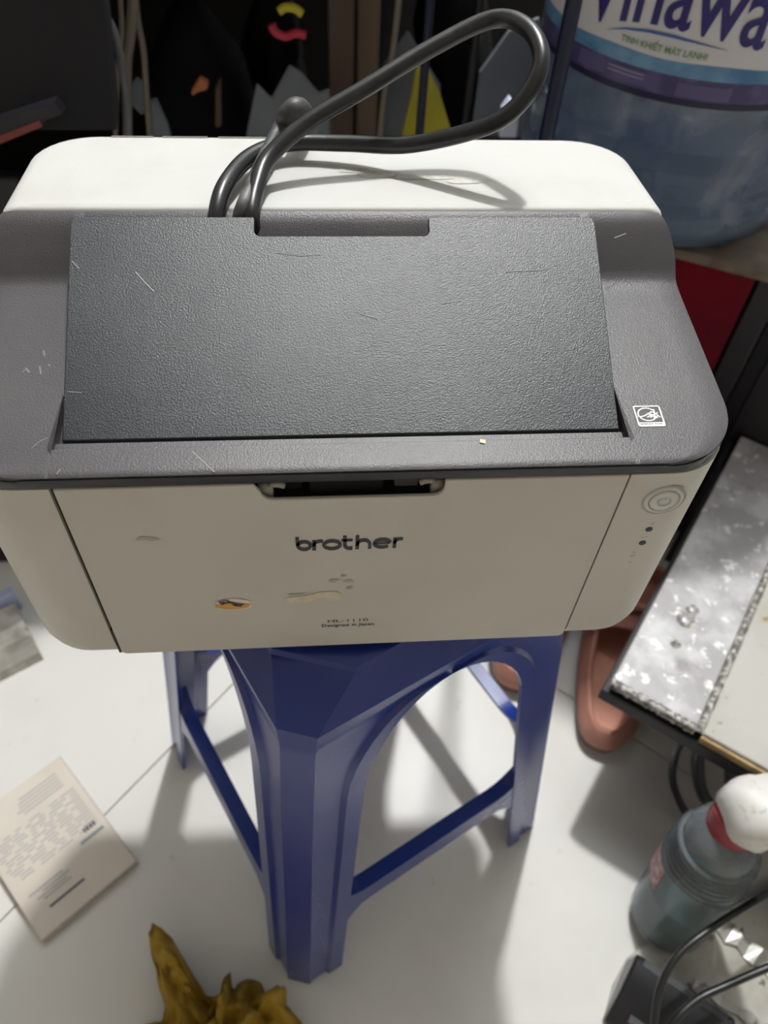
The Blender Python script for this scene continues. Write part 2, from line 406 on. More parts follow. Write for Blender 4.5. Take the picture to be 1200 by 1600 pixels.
# output flap
fo = []
nx0, nx1, ny = -.0418, .0418, .1205
rear = .1308
fo += [(-.1223, .0232), (.1197, .0232)]
fo += [(.1243, rear-.003), (.1234, rear-.0006), (.1210, rear)]
fo += [(nx1+.0006, rear), (nx1, rear-.0006)] + arc(nx1-.003, ny+.003, .003, .003, 0, -90, 5) + arc(nx0+.003, ny+.003, .003, .003, 270, 180, 5) + [(nx0, rear-.0006), (nx0-.0006, rear)]
fo += [(-.1232, rear), (-.1258, rear-.0008), (-.1268, rear-.0035)]
fm = extrude_poly(fo, lambda x, y: Vector((x, y, flapz(y)-.004)), lambda x, y: Vector((x, y, flapz(y))))
flap = fm.build('output_flap', M_flap, PR, bevel=.0008, seg=3)
for sx, (xa, xb) in ((-1, (-.1219, -.1264)), (1, (.1193, .1239))):
    sk_ = MB(); s3 = .003*-sx
    ya, yb = .043, .1275
    fx = lambda y: xa + (xb-xa)*(y-.0232)/(rear-.0232) + .0006*-sx
    vs_ = [(fx(ya), ya, flapz(ya)-.002), (fx(yb), yb, flapz(yb)-.002), (fx(yb), yb, ztop(yb)+.0), (fx(.118), .118, ztop(.118)-.0002), (fx(.1), .1, rail(.1)-.0003), (fx(ya), ya, rail(ya)-.0005)]
    n = len(vs_); vv = vs_ + [(x+s3, y, z) for x, y, z in vs_]
    sk_.add(vv, [tuple(range(n)), tuple(range(2*n-1, n-1, -1))] + [(i, (i+1) % n, n+(i+1) % n, n+i) for i in range(n)])
    sk_.build('flap_side', M_flap, PR)

# rear cover (ivory hump)
def hz(y): return .1878 - .0085*(max(0, y-.143)/.095)
def hump_ring(ins, dz, zfix=None):
    rr = round_rect(-.1655+ins, .1675-ins, .1432+ins*.35, .2385-ins, [.004, .004, .030, .030], 8)
    return [Vector((x, y, zfix if zfix is not None else hz(y)-dz)) for x, y in rr]
hm = MB(); hm.loft([hump_ring(0, 0, .145), hump_ring(0, .010), hump_ring(.0007, .006), hump_ring(.0022, .0028), hump_ring(.0045, .0009), hump_ring(.0085, .0), hump_ring(.02, .0)], True, True)
hump = hm.build('rear_cover', M_rear, PR, smooth=40)
# shallow dashes moulded along the rear edge
for xa, xb in ((-.125, -.102), (-.097, -.072), (-.066, -.034), (.0, .035)):
    MB().box((xa, .2325, hz(.233)-.0005), (xb, .2330, hz(.233)+.00015)).build('seam_line', M_ring, PR)
# worn patch of grime on the rear cover
M_grime = mat('grime', (.42, .395, .33), .8, var=(260, (.50, .495, .47), .40, .56))
def onhump(x, y): return Vector((x, y, hz(y)+.00025))
gp = MB()
for sd, (cx, cy, a, b) in enumerate(((.022, .184, .012, .0045), (.045, .181, .016, .004), (.068, .176, .012, .003), (.008, .189, .008, .003))):
    gp.poly(blob(cx, cy, a, b, 20+sd, amp=.4), onhump)
gp.build('grime_patch', M_grime, PR)

# energy badge on the right rail
M_badge = mat('badge_dark', (.045, .045, .05), .4)
def onrail(x, y, d=.0003): return Vector((x, y, rail(y)+d))
bx, by, bs = .1264, .0197, .0125
def fb(u, v): return onrail(bx+u*bs, by+v*bs*.98)
badge = extrude_poly(round_rect(0, 1, 0, 1, .07, 4), lambda u, v: onrail(bx+u*bs, by+v*bs*.98, .00002), lambda u, v: onrail(bx+u*bs, by+v*bs*.98, .0002)).build('energy_badge', M_badge, PR)
bm_ = MB(); bm_.ribbon(round_rect(.03, .97, .03, .97, .06, 4), .055, fb, True)
bm_.ribbon(arc(.45, .58, .33, .30, 20, 330, 26), .05, fb)
bm_.ribbon([(.08, .50), (.2, .47), (.36, .52), (.5, .62), (.62, .66)], .05, fb)
bm_.ribbon([(.42, .44), (.55, .52), (.7, .46), (.88, .5)], .05, fb); bm_.ribbon([(.5, .58), (.68, .55), (.86, .66)], .05, fb); bm_.ribbon([(.66, .36), (.72, .55), (.74, .82)], .06, fb); bm_.ribbon([(.6, .72), (.76, .62), (.9, .42)], .05, fb); bm_.ribbon([(.52, .42), (.64, .5), (.8, .4)], .05, fb)
bm_.poly([(.06, .06), (.94, .06), (.94, .20), (.06, .20)], fb)
bm_.build('badge_print', M_whiteprint, badge)
put_text('badge_lettering', 'ENERGY STAR', bx+.1*bs, by+.09*bs, .8*bs, M_badge, badge, .7, .01, f=lambda x, y: onrail(x, y, .00045))
# scratches on lid and flap, paint chips
M_scr = mat('scratch', (.20, .20, .205), .6)
def onflap(x, y): return Vector((x, y, flapz(y)+.00012))
def topz(px, py, flap_):
    d = ray(px, py); t = .3
    for _ in range(40):
        P = CAM + d*t; h = (flapz(P.y) if flap_ else ztop(P.y)); t += (P.z-h)/(-d.z)*.9
    return CAM + d*t + Vector((0, 0, .00015))
sc = MB()
def scratch(pts, wd, flap_=False):
    Q = [topz(x, y, flap_) for x, y in pts]
    for a, b in zip(Q, Q[1:]):
        t = (b-a).normalized(); q = Vector((-t.y, t.x, 0))*wd/2
        sc.add([a+q, b+q, b-q, a-q], [(0, 1, 2, 3)])
scratch([(300, 705), (318, 722), (335, 738)], .0006); scratch([(50, 700), (62, 690), (75, 684)], .0004); scratch([(88, 742), (95, 733)], .0005)
scratch([(40, 575), (46, 582)], .0008); scratch([(62, 572), (64, 585)], .0006); scratch([(68, 548), (70, 556)], .0007); scratch([(75, 570), (79, 572)], .0006); scratch([(36, 582), (39, 578)], .0006)
scratch([(212, 425), (225, 440), (240, 455)], .0005, True); scratch([(112, 408), (124, 420)], .0004, True); scratch([(790, 425), (850, 422), (875, 412)], .0004, True); scratch([(265, 475), (272, 470)], .0004, True)
scratch([(560, 490), (590, 498)], .0004, True); scratch([(430, 395), (470, 400), (500, 398)], .0003, True); scratch([(690, 475), (720, 470)], .0004, True); scratch([(105, 612), (128, 614)], .0003, True); scratch([(960, 372), (978, 365)], .0005)
sc.build('scratch_marks', M_scr, PR)['kind'] = 'stuff'
M_chip = mat('cream_chip', (.70, .58, .40), .6)
MB().poly([(.0545, .0128), (.0568, .0120), (.0572, .0140), (.0550, .0146)], lambda x, y: onrail(x, y, .0005)).build('paint_chip', M_chip, PR)

# ================================================================== POWER CORD
pts = [(391,338,.1905),(401,292,.194),(421,245,.200),(483,190,.211),(567,140,.222),(676,74,.237),(770,30,.249),(825,45,.251),(846,95,.244),(818,155,.230),(760,197,.216),(640,226,.199),(540,224,.1935),(450,224,.1925),(390,246,.1935),(352,290,.194),(336,338,.1905)]
W3 = [onz(*p) for p in pts]
W3[0] = Vector((W3[0].x, .1372, .1875)); W3[-1] = Vector((W3[-1].x, .1372, .1875))
a0 = Vector((W3[0].x+.0005, .1366, .178)); a1 = Vector((W3[-1].x-.0005, .1366, .178))
cord = MB().tube([a0] + W3 + [a1], .0043, 14, 8)
CO = thing('power_cable', 'thick black power cord looping up above the printer top', 'cable', (0, 0, 0))
cord.build('cord_loop', M_cord, CO, smooth='all')
p3 = [(372,338,.1905),(384,312,.1925),(402,270,.194),(425,222,.195),(440,196,.198),(452,176,.205),(470,172,.203),(478,190,.19)]
Q3 = [onz(*p) for p in p3]; Q3[0] = Vector((Q3[0].x, .1372, .186)); Q3.insert(0, Q3[0]-Vector((0, .0005, .009))); Q3[-1] = Vector((Q3[-2].x+.004, .262, .17))
MB().tube(Q3, lambda t: .0036 + .0022*max(0, min(1, (t-.55)/.25)), 12, 8).build('cord_tail', mat('grey_worn_rubber', (.05, .05, .052), .5, var=(90, (.13, .13, .13), .45, .65)), CO, smooth='all')

# ================================================================== STOOL
SC = Vector((.0095, .1, 0)); SA = math.radians(28.5)
ST = thing('plastic_stool', 'deep blue moulded plastic stool standing under the printer', 'stool', (SC.x, SC.y, FZ), SA)
SH = .449
def half(z):       # half side of the stool at height z below the seat top
    d = -z
    for (a, ha), (b, hb) in (((0, .0895), (.022, .109)), ((.022, .109), (.1, .118)), ((.1, .118), (.46, .151))):
        if d <= b: return ha + (hb-ha)*(max(d, 0)-a)/(b-a)
    return .148
def legw(z):       # leg width along a side, widening into the arch under the seat
    d = -z
    if d < .036: return half(z)
    t = (d-.036)/.075
    if t < 1: return .054 + (half(z)-.054)*(1-math.sqrt(max(0, 1-(1-t)**2)))
    return .054 - .004*(d-.111)/.34
def cham(z):
    d = -z
    return .036 if d < .003 else (.036 - (.036-.017)*min(1, (d-.003)/.019))
def leg_mesh():
    zs = [-.003, -.008, -.015, -.022, -.026, -.03, -.0359, -.0365, -.038, -.040, -.043, -.047, -.052, -.06, -.07, -.08, -.095, -.111, -.13, -.155, -.18, -.22, -.27, -.32, -.37, -.41, -.43, -.4485]
    rows = []
    for z in zs:
        h = half(z); w_ = legw(z); c = cham(z); g = min(.0035, .0035*max(0, (-z-.022)/.02))
        lip = .013 if -z > .036 else .0001
        w1 = max(w_-lip, c+.006); w2 = max(w1-.003, c+.004)
        # corner at (-h,-h): polyline from the +x side end round to the +y side end, outer surface
        P = [(w_, 0), (w1, 0), (w2, g), (c+.003, g), (c, g*.6)]
        outer = [(-h+s, -h+o) for s, o in P] + [(-h+o, -h+s) for s, o in reversed(P)]
        th = .0035
        inner = [(-h+s, -h+o+th) for s, o in P] + [(-h+o+th, -h+s) for s, o in reversed(P)]
        ring = outer + inner[::-1]
        rows.append([Vector((x, y, z+SH+.001)) for x, y in ring])
    return MB().loft(rows, True, True)
lm = leg_mesh()
leg0 = lm.build('leg', M_blue, ST, smooth=28)
for k in range(1, 4):
    c = leg0.copy(); COL.objects.link(c); c.parent = ST; c.rotation_euler = (0, 0, k*PI/2)
# seat
def seat_ring(h, c, z): return [Vector((x, y, z)) for x, y in ((-h+c, -h), (h-c, -h), (h, -h+c), (h, h-c), (h-c, h), (-h+c, h), (-h, h-c), (-h, -h+c))]
sm = MB().loft([seat_ring(.086, .036, SH-.016), seat_ring(.0935, .035, SH-.0035), seat_ring(.0918, .035, SH-.0005), seat_ring(.0890, .035, SH+.001), seat_ring(.08, .034, SH+.001)])
sm.build('seat', M_blue, ST, smooth=25)
# stretchers, flared where they meet the legs
def stretcher():
    zc = -.308
    n = 24; rings = []
    for i in range(n+1):
        t = i/n; zz = zc
        h = half(zz) - .0012
        xl = -h + legw(zz) - .012; xr = -xl
        x = xl + (xr-xl)*t
        e = min(t, 1-t); fl = max(0, 1-e/.16)**2
        top = zz + .013 + .020*fl; bot = zz - .012 - .036*fl
        rings.append([Vector((x, -half(bot)+.0006, bot+SH)), Vector((x, -half(top)+.0006, top+SH)), Vector((x, -half(top)+.0135, top+SH)), Vector((x, -half(top)+.0135, top-.004+SH)), Vector((x, -half(top)+.006, top-.006+SH)), Vector((x, -half(bot)+.005, bot+SH))])
    return MB().loft(rings)
s0 = stretcher().build('stretcher', M_blue, ST, smooth=28)
for k in range(1, 4):
    c = s0.copy(); COL.objects.link(c); c.parent = ST; c.rotation_euler = (0, 0, k*PI/2)

# ================================================================== LOW TABLE (right)
TZ = -.25
tc = Vector((.2442, .0985, TZ)); t1 = Vector((.610, .792, 0)); t2 = Vector((.792, -.610, 0))
TB = thing('low_table', 'low table with a strip of tarnished metal and a chipped white board top', 'table', (tc.x, tc.y, FZ), math.atan2(t2.y, t2.x))
# local axes: x along t2 (front edge), y along t1 (away)
M_galv = mat('tarnished_metal', (.42, .41, .42), .36, metal=.25, spec=.6, var=(22, (.62, .62, .64), .45, .62), bump=(60, .5), specks=[(70, (.88, .88, .88), .58, .62), (16, (.30, .27, .28), .60, .72), (120, (.12, .10, .09), .70, .76)])
M_chipw = mat('chipped_white_paint', (.50, .495, .465), .55, var=(14, (.45, .435, .39), .45, .7), bump=(90, .3), specks=[(55, (.22, .15, .08), .64, .68), (28, (.46, .36, .22), .64, .72)])
M_tblack = mat('black_table_frame', (.014, .014, .017), .5, var=(30, (.03, .028, .026), .5, .7))
M_ply = mat('raw_plywood_edge', (.46, .33, .16), .8, var=(60, (.25, .17, .09), .4, .7))
M_grit = mat('gritty_seam', (.16, .15, .14), .8, var=(180, (.55, .54, .50), .45, .6), bump=(200, .8))
TH = TZ-FZ
SW = .0805
MB().box((0, 0, TH-.006), (SW, .385, TH)).build('metal_strip', M_galv, TB, bevel=.0015)
MB().box((SW+.007, 0.001, TH-.012), (.42, .385, TH-.0015)).build('white_board', M_chipw, TB, bevel=.002)
MB().box((SW+.007, -.0022, TH-.0135), (.42, .001, TH-.005)).build('board_edge', M_ply, TB)
sg = MB(); rn = random.Random(3)
rings = []
for i in range(60):
    y = .001 + .383*i/59; a = .0008+rn.random()*.0016
    rings.append([Vector((SW+.0004-rn.random()*.003, y, TH-.005)), Vector((SW+.002, y, TH-.002+a)), Vector((SW+.005, y, TH-.002+a*.8)), Vector((SW+.0066+rn.random()*.003, y, TH-.004))])
sg.loft(rings); sg.build('gritty_seam', M_grit, TB)
fe = MB(); rings = []
for i in range(40):
    x = SW*i/39; rings.append([Vector((x, -.0015-rn.random()*.002, TH-.006)), Vector((x, -.001, TH-.001+rn.random()*.001)), Vector((x, .004+rn.random()*.002, TH+.0004))])
fe.loft(rings); fe.build('front_edge_grit', M_grit, TB)
MB().box((-.004, -.004, TH-.030), (.42, .385, TH-.0135)).build('apron', M_tblack, TB, bevel=.001)
MB().box((-.010, .335, 0), (.10, .385, TH-.0135)).build('side_panel', M_tblack, TB)
MB().box((.085, .10, 0), (.41, .12, TH-.03)).build('shade_panel', M_tblack, TB)  # black sheet added so the space under the table reads as deep shade
for lx, ly in ((.395, .012),):
    MB().box((lx-.015, ly-.010, 0), (lx+.015, ly+.02, TH-.03)).build('leg', M_tblack, TB)
def tl(px, py):
    P = onz(px, py, TZ) - tc; return P.dot(t2), P.dot(t1)
for px, py, r in ((1072, 969, .0062), (1082, 953, .0046), (1056, 1007, .0034)):
    lx, ly = tl(px, py)
    s = MB().lathe([(r, 0), (r*.95, .0012), (r*.55, .0022), (.0001, .0024)], 18).build('screw_head', M_galv if r > .004 else M_grit, TB, smooth='all', loc=(lx, ly, TH-.0002))
    MB().lathe([(r*1.5, .0002), (r*1.0, .0008)], 18, None, False, False).build('rust_ring', M_grit, s)

# ================================================================== SHOES
M_clog = mat('terracotta_rubber', (.50, .24, .18), .55, var=(20, (.42, .19, .14), .4, .7), bump=(150, .1))
M_insole = mat('salmon_insole', (.74, .37, .27), .6, var=(26, (.66, .31, .22), .4, .7))
M_sole = mat('dark_brown_sole', (.17, .10, .085), .7)
def foot(n=48, ins=0.0, L=.245, Wd=.104):
    P = []
    for k in range(n):
        a = 2*PI*k/n - PI/2; s = math.sin(a); c_ = math.cos(a)
        y = L/2 + (L/2-ins)*s; t = y/L
        ww = Wd/2*(.76 + .24*min(1, max(0, (t-.15)/.5)))
        P.append((max(ww-ins, .005)*math.copysign(abs(c_)**.72, c_), y))
    return P
def shoe(loc, rz, label):
    T = thing('rubber_clog', label, 'shoe', loc, rz, 'pair of terracotta clogs')
    fo_ = foot(); fi_ = foot(ins=.009)
    extrude_poly(fo_, lambda x, y: Vector((x, y, 0)), lambda x, y: Vector((x*1.0, y, .014))).build('sole', M_sole, T, smooth=40, bevel=.003)
    def rimh(t): return .042 + .016*max(0, (t-.28)/.22) if t < .5 else .058
    def wall(P, k, z, bulge): return None
    n = len(fo_)
    lv = [(0, .013), (.35, .0025), (.7, .0), (.95, -.005), (1.0, -.009)]
    rings = []
    for u, off in ((0, .002), (.3, .004), (.62, .001), (.88, -.004), (1.0, -.006)):
        F2 = foot(ins=-off)
        rings.append([Vector((x, y, .013 + u*(rimh(y/.245)-.013))) for x, y in F2])
    for u in (1.0, .8, .25):
        F2 = foot(ins=.0100 if u > .9 else .0085)
        rings.append([Vector((x, y, .013 + u*(rimh(y/.245)-.0145))) for x, y in F2])
    MB().loft(rings, False, False).build('upper', M_clog, T, smooth='all')
    extrude_poly(foot(ins=.010), lambda x, y: Vector((x, y, .012)), lambda x, y: Vector((x, y, .019+.006*max(0, .3-y/.245)))).build('insole', M_insole, T, smooth=50)
    # vamp: dome over the front half
    vr = []
    for j in range(13):
        t = .50 + .5*j/12; y = .245*t; q = (t-.5)/.5
        hw_ = max(.003, (.0495)*math.sqrt(max(0, 1-q**3.2))); hh = .058 + .022*(1-q)*math.exp(-q*1.2) - .030*q*q
        vr.append([Vector((hw_*math.cos(PI*k/12), y*.985, .02 + (hh-.02)*math.sin(PI*k/12)**.7)) for k in range(13)])
    V2 = MB().loft(vr, False, False, closed=False).build('vamp', M_clog, T, smooth='all')
    s = V2.modifiers.new('thick', 'SOLIDIFY'); s.thickness = .004; s.offset = -1
    # heel strap lying forward over the vamp edge
    MB().tube([(-.046, .115, .055), (-.030, .142, .074), (0, .152, .083), (.030, .142, .074), (.046, .115, .055)], .0055, 8, 6).build('strap', M_clog, T, smooth='all')
    for sx in (-1, 1):
        MB().lathe([(.006, 0), (.005, .003), (.0001, .0035)], 14, Matrix.Translation((sx*.0465, .115, .055)) @ Matrix.Rotation(sx*PI/2, 4, 'Y')).build('rivet', M_sole, T)
    return T
shr = math.atan2(.88, .46) - PI/2
shoe((.2830, .1130, FZ), shr, 'terracotta rubber clog on the floor with its toe under the low table')
shoe((.1985, .1900, FZ), shr+.06, 'terracotta rubber clog mostly hidden behind the right leg of the blue stool')

# ================================================================== NOTEPAD (left)
A = onz(212, 1345, FZ+.012); B_ = onz(92, 1185, FZ+.012); Cc = onz(65, 1468, FZ+.012)
ax = (Cc-A).normalized(); ay = (B_-A); ay = (ay - ax*ay.dot(ax)).normalized()
NP = thing('notepad', 'small cream paper pad with faint printed form lying on the floor tiles', 'notepad', (A.x, A.y, FZ), math.atan2(ax.y, ax.x))
# local x along ax (bottom edge, leftwards), local y along -? keep right handed
sgn = 1 if ax.cross(ay).z > 0 else -1
LW, LH = .102, .146
def npd(u, v, z): return Vector((u*LW, sgn*v*LH, z))
pb = MB(); rings = []
for k in range(5):
    z = .0005 + k*.0024; o = .0010*(k % 2) ; 
    rings += [[npd(-.01+o*3, -.012+.003*(4-k)-o, z), npd(1.0-o, -.012+.003*(4-k), z), npd(1.0, 1, z), npd(-.01+o*3, 1, z)]]
pb.loft(rings); pb.build('page_block', M_pages, NP)
extrude_poly(round_rect(0, 1, 0, 1, .02, 3), lambda u, v: npd(u, v, .0101), lambda u, v: npd(u, v, .0112+.0014*max(0, (.15-v))+.0*u)).build('cover_sheet', M_paper, NP)
M_pr1 = mat('pale_grey_print', (.42, .41, .42), .7); M_pr2 = mat('dark_print', (.10, .10, .12), .7); M_pr3 = mat('green_grey_print', (.25, .33, .32), .7)
def bars(name, lst, m):
    b = MB()
    for (u0, v0, u1, v1) in lst:
        b.poly([(u0, v0), (u1, v0), (u1, v1), (u0, v1)], lambda u, v: npd(u, v, .01145+.0014*max(0, (.15-v))))
    b.build(name, m, NP)['kind'] = 'stuff'
ln = []
rr_ = random.Random(5)
for i in range(5): v = .90-.028*i; ln.append((.12, v, .12+rr_.uniform(.25, .5), v+.010))
for i in range(13):
    v = .72-.026*i; u = .06
    while u < .92:
        wl = rr_.uniform(.05, .17); ln.append((u, v, min(u+wl, .95), v+.009)); u += wl+rr_.uniform(.015, .09)
ln += [(.52, .20, .80, .212), (.55, .225, .85, .236), (.50, .25, .78, .262), (.55, .275, .9, .29)]
bars('printed_lines', ln, M_pr1)
bars('printed_title', [(.09, .395, .115, .43), (.125, .395, .15, .43), (.16, .395, .185, .43), (.195, .395, .215, .43), (.44, .128, .80, .146), (.965, .80, .995, .815), (.93, .77, .995, .79)], M_pr2)
bars('printed_rule', [(.05, .335, .30, .360)], M_pr3)

# ================================================================== MUSTARD RAG
rc_ = Vector((-.115, -.145, FZ))
RG = None
vs_, fs_ = [], []; nr, na = 22, 72
na = 160; nr = 26
RT_ = [(0,.07),(15,.074),(30,.066),(40,.075),(47,.058),(60,.064),(75,.058),(80,.048),(84,.066),(89,.046),(100,.046),(108,.05),(113,.07),(117,.105),(121,.126),(125,.118),(131,.09),(140,.066),(150,.058),(159,.080),(170,.074),(200,.068),(240,.075),(280,.066),(320,.072),(360,.07)]
def ragR(a):
    d = math.degrees(a) % 360
    for (p, rp), (q_, rq) in zip(RT_, RT_[1:]):
        if d <= q_: return rp + (rq-rp)*(d-p)/(q_-p)
    return .07
for i in range(nr+1):
    for k in range(na):
        a = 2*PI*k/na; q = i/nr; R = ragR(a)*q
        x, y = R*math.cos(a), R*math.sin(a)
        n1 = noise.noise(Vector((x*34, y*34, 3.1))); n2 = noise.noise(Vector((x*70+4, y*70, 8.7))); n3 = noise.noise(Vector((x*16, y*16, 1.7)))
        rid = (1-abs(n1)*2.6); rid2 = (1-abs(n2)*2.4)
        h = .010 + .034*max(0, rid)*(1-q**2*.5) + .013*max(0, rid2) + .014*n3 + .010*(1-q)
        d = math.degrees(a)
        h += .030*math.exp(-((d-121)/7)**2)*q*(1.1-q*.6) + .034*math.exp(-((d-84)/4)**2)*q + .02*math.exp(-((d-40)/7)**2)*q
        h = max(.0015+.002*abs(n2), h*(1 if q < .96 else .6))
        vs_.append(Vector((x, y, h)))
for i in range(nr):
    for k in range(na):
        k2 = (k+1) % na; fs_.append((i*na+k, i*na+k2, (i+1)*na+k2, (i+1)*na+k))
rag = mesh_obj('cleaning_rag', vs_, fs_, M_rag, None, smooth='all', loc=rc_)
sm_ = rag.modifiers.new('thick', 'SOLIDIFY'); sm_.thickness = .0012
tag(rag, 'crumpled mustard yellow cloth with dark stains on the floor before the stool', 'rag')

# ================================================================== SPRAY BOTTLE + LOWER RIGHT CLUTTER
def glassy(name, col, tr, rough=.15):
    m = bpy.data.materials.new(name); m.use_nodes = True; nt = m.node_tree; nt.nodes.clear()
    out = nt.nodes.new('ShaderNodeOutputMaterial'); mx = nt.nodes.new('ShaderNodeMixShader'); t_ = nt.nodes.new('ShaderNodeBsdfTransparent'); p_ = nt.nodes.new('ShaderNodeBsdfPrincipled')
    p_.inputs['Base Color'].default_value = (*col, 1); p_.inputs['Roughness'].default_value = rough; p_.inputs['Specular IOR Level'].default_value = .6
    t_.inputs[0].default_value = (*[.6+.4*c for c in col], 1); mx.inputs[0].default_value = 1-tr
    nt.links.new(t_.outputs[0], mx.inputs[1]); nt.links.new(p_.outputs[0], mx.inputs[2]); nt.links.new(mx.outputs[0], out.inputs[0]); return m
M_clear = glassy('clear_bottle_plastic', (.30, .34, .36), .55)
M_teal = mat('teal_liquid', (.05, .19, .21), .25, spec=.5, var=(25, (.10, .26, .28), .4, .7))
M_red = mat('red_plastic', (.30, .012, .022), .4); M_blk2 = mat('satin_black_plastic', (.016, .016, .019), .35, spec=.5)
M_foam = mat('white_plastic_cap', (.72, .71, .68), .45, bump=(60, .6), specks=[(40, (.36, .35, .33), .62, .72)])
Bb = onz(1036, 1436, FZ); Bt = onz(1140, 1292, -.265)
bax = (Bt-Bb); BL = bax.length; zq = bax.normalized()
q = Vector((0, 0, 1)).rotation_difference(zq).to_matrix().to_4x4()
BTt = thing('spray_bottle', 'clear bottle of teal liquid with a red collar and white cap leaning by the table', 'bottle', (Bb.x, Bb.y, FZ+.012))
lift = q.copy()
MB().lathe([(.030, 0), (.036, .004), (.037, .02), (.037, BL*.62), (.034, BL*.72), (.030, BL*.80), (.030, BL*.86), (.026, BL*.93), (.018, BL*.97)], 36, lift).build('bottle_body', M_clear, BTt, smooth=40)
MB().lathe([(.029, .003), (.0345, .007), (.0352, BL*.34), (.0001, BL*.36)], 36, lift).build('liquid', M_teal, BTt, smooth=40)
MB().lathe([(.020, BL*.955), (.021, BL*.96), (.021, BL*1.07), (.018, BL*1.08)], 28, lift).build('collar', M_red, BTt, smooth=40)
gr_ = MB()
for k in range(6):
    gr_.lathe([(.0300, BL*(.60+.035*k)), (.0376-.0004*k, BL*(.608+.035*k)), (.0300, BL*(.616+.035*k))], 36, lift, False, False)
gr_.build('grip_rings', M_clear, BTt, smooth='all')
# white cap, dented
cp = MB().lathe([(.017, BL*1.06), (.025, BL*1.07), (.029, BL*1.11), (.0285, BL*1.20), (.023, BL*1.27), (.009, BL*1.30)], 24, lift)
for v in cp.v: v += Vector((noise.noise(v*40), noise.noise(v*40+Vector((5, 0, 0))), noise.noise(v*40+Vector((0, 7, 0)))))*.007
for v in cp.v: v += Vector((.007, -.006, -.003))
cp.build('cap', M_foam, BTt, smooth='all')
lb = MB(); rings = []
for a in range(-5, 6):
    aa = a*.14 + 2.55
    rings.append([q @ Vector((.0374*math.cos(aa), .0374*math.sin(aa), BL*z)) for z in (.40, .58)])
lb.loft(rings, False, False, closed=False).build('bottle_label', mat('faded_red_label', (.42, .17, .17), .5, var=(120, (.55, .5, .5), .45, .6)), BTt)

M_oldwhite = mat('dirty_white_board', (.56, .55, .50), .5, var=(20, (.40, .38, .33), .45, .65), specks=[(60, (.10, .08, .06), .63, .68)])
BP0 = onz(1000, 1482, FZ); BP1 = onz(945, 1602, FZ)
bd_ = [onz(x, y, FZ+.014) for x, y in ((1004, 1478), (985, 1493), (962, 1535), (945, 1600), (930, 1660), (1240, 1660), (1240, 1370), (1130, 1420))]
bo = extrude_poly([(p.x, p.y) for p in bd_], lambda x, y: Vector((x, y, FZ+.0005)), lambda x, y: Vector((x, y, FZ+.012))).build('broken_board', M_oldwhite, None, bevel=.002)
tag(bo, 'dirty white broken board on the floor beneath the black power adapter', 'board')
# black adapter brick
k0 = onz(1003, 1492, FZ+.05); k1 = onz(1112, 1565, FZ+.05)
ux = (k1-k0); uxl = ux.length; ux = ux.normalized()
AD = thing('power_adapter', 'black plastic power adapter box lying at the bottom right corner', 'adapter', (k0.x, k0.y, FZ+.012), math.atan2(ux.y, ux.x))
ab = MB(); prof = [(0, 0), (-.052, 0), (-.050, .020), (-.022, .034), (0, .038)]
ab.loft([[Vector((x, y, z)) for y, z in ((-.060, 0.0), (-.060, .012), (-.040, .028), (-.010, .038), (.0, .036), (.002, 0))] for x in (-.004, 0, uxl+.02, uxl+.024)])
ab.build('case', M_blk2, AD, bevel=.003, smooth=30)
MB().box((.004, -.0085, .0372), (uxl+.016, -.0015, .0385)).build('case_ridge', M_darkgrey, AD, bevel=.0005)
MB().box((.012, -.052, .0165), (uxl*.8, -.045, .0240)).build('rating_plate', M_darkgrey, AD)
c1 = [onz(*p) for p in ((1240,1375,-.34),(1200,1396,-.345),(1120,1445,-.33),(1062,1490,-.335),(1033,1540,-.345),(1022,1600,-.36),(1020,1660,-.39))]
tag(MB().tube(c1, .0032, 10, 8).build('black_cable', M_cord, None, smooth='all'), 'upper black cable arcing over the power adapter from the right edge', 'cable')
c2 = [onz(*p) for p in ((1240,1500,-.35),(1200,1512,-.355),(1135,1540,-.362),(1088,1563,-.367),(1050,1600,-.374),(1020,1650,-.39))]
tag(MB().tube(c2, .0034, 10, 8).build('black_cable', M_cord, None, smooth='all'), 'lower black cable curving across the bottom right corner over the adapter', 'cable')
# debris on the board
M_scrap = mat('scrap_metal', (.50, .49, .46), .35, metal=.4, var=(40, (.2, .18, .15), .5, .6), bump=(90, .5))
for (px, py, L_, wd, an, lbl) in ((1165, 1475, .085, .020, 2.3, 'crumpled metal scrap on the dirty board between the two cables'), (1150, 1575, .075, .012, -.62, 'pale flat metal strip below the lower black cable at the bottom edge'), (1110, 1425, .045, .022, 1.0, 'small grey scrap on the dirty board right of the bottle base')):
    P = onz(px, py, FZ+.02); mb = MB(); rings = []
    for i in range(10):
        s = (i/9-.5)*L_; wv = .004*math.sin(i*1.7+px); w2_ = wd/2*(.8+.3*math.sin(i*2.3))
        rings.append([Vector((s, -w2_, .002+abs(wv))), Vector((s, w2_, .002+abs(wv)*.5)), Vector((s, w2_, .0002)), Vector((s, -w2_, .0002))])
    o = mb.loft(rings).build('metal_scrap', M_scrap, None, loc=(P.x, P.y, FZ+.0122)); o.rotation_euler = (0, 0, an)
    tag(o, lbl, 'scrap', 'scrap on the broken board')
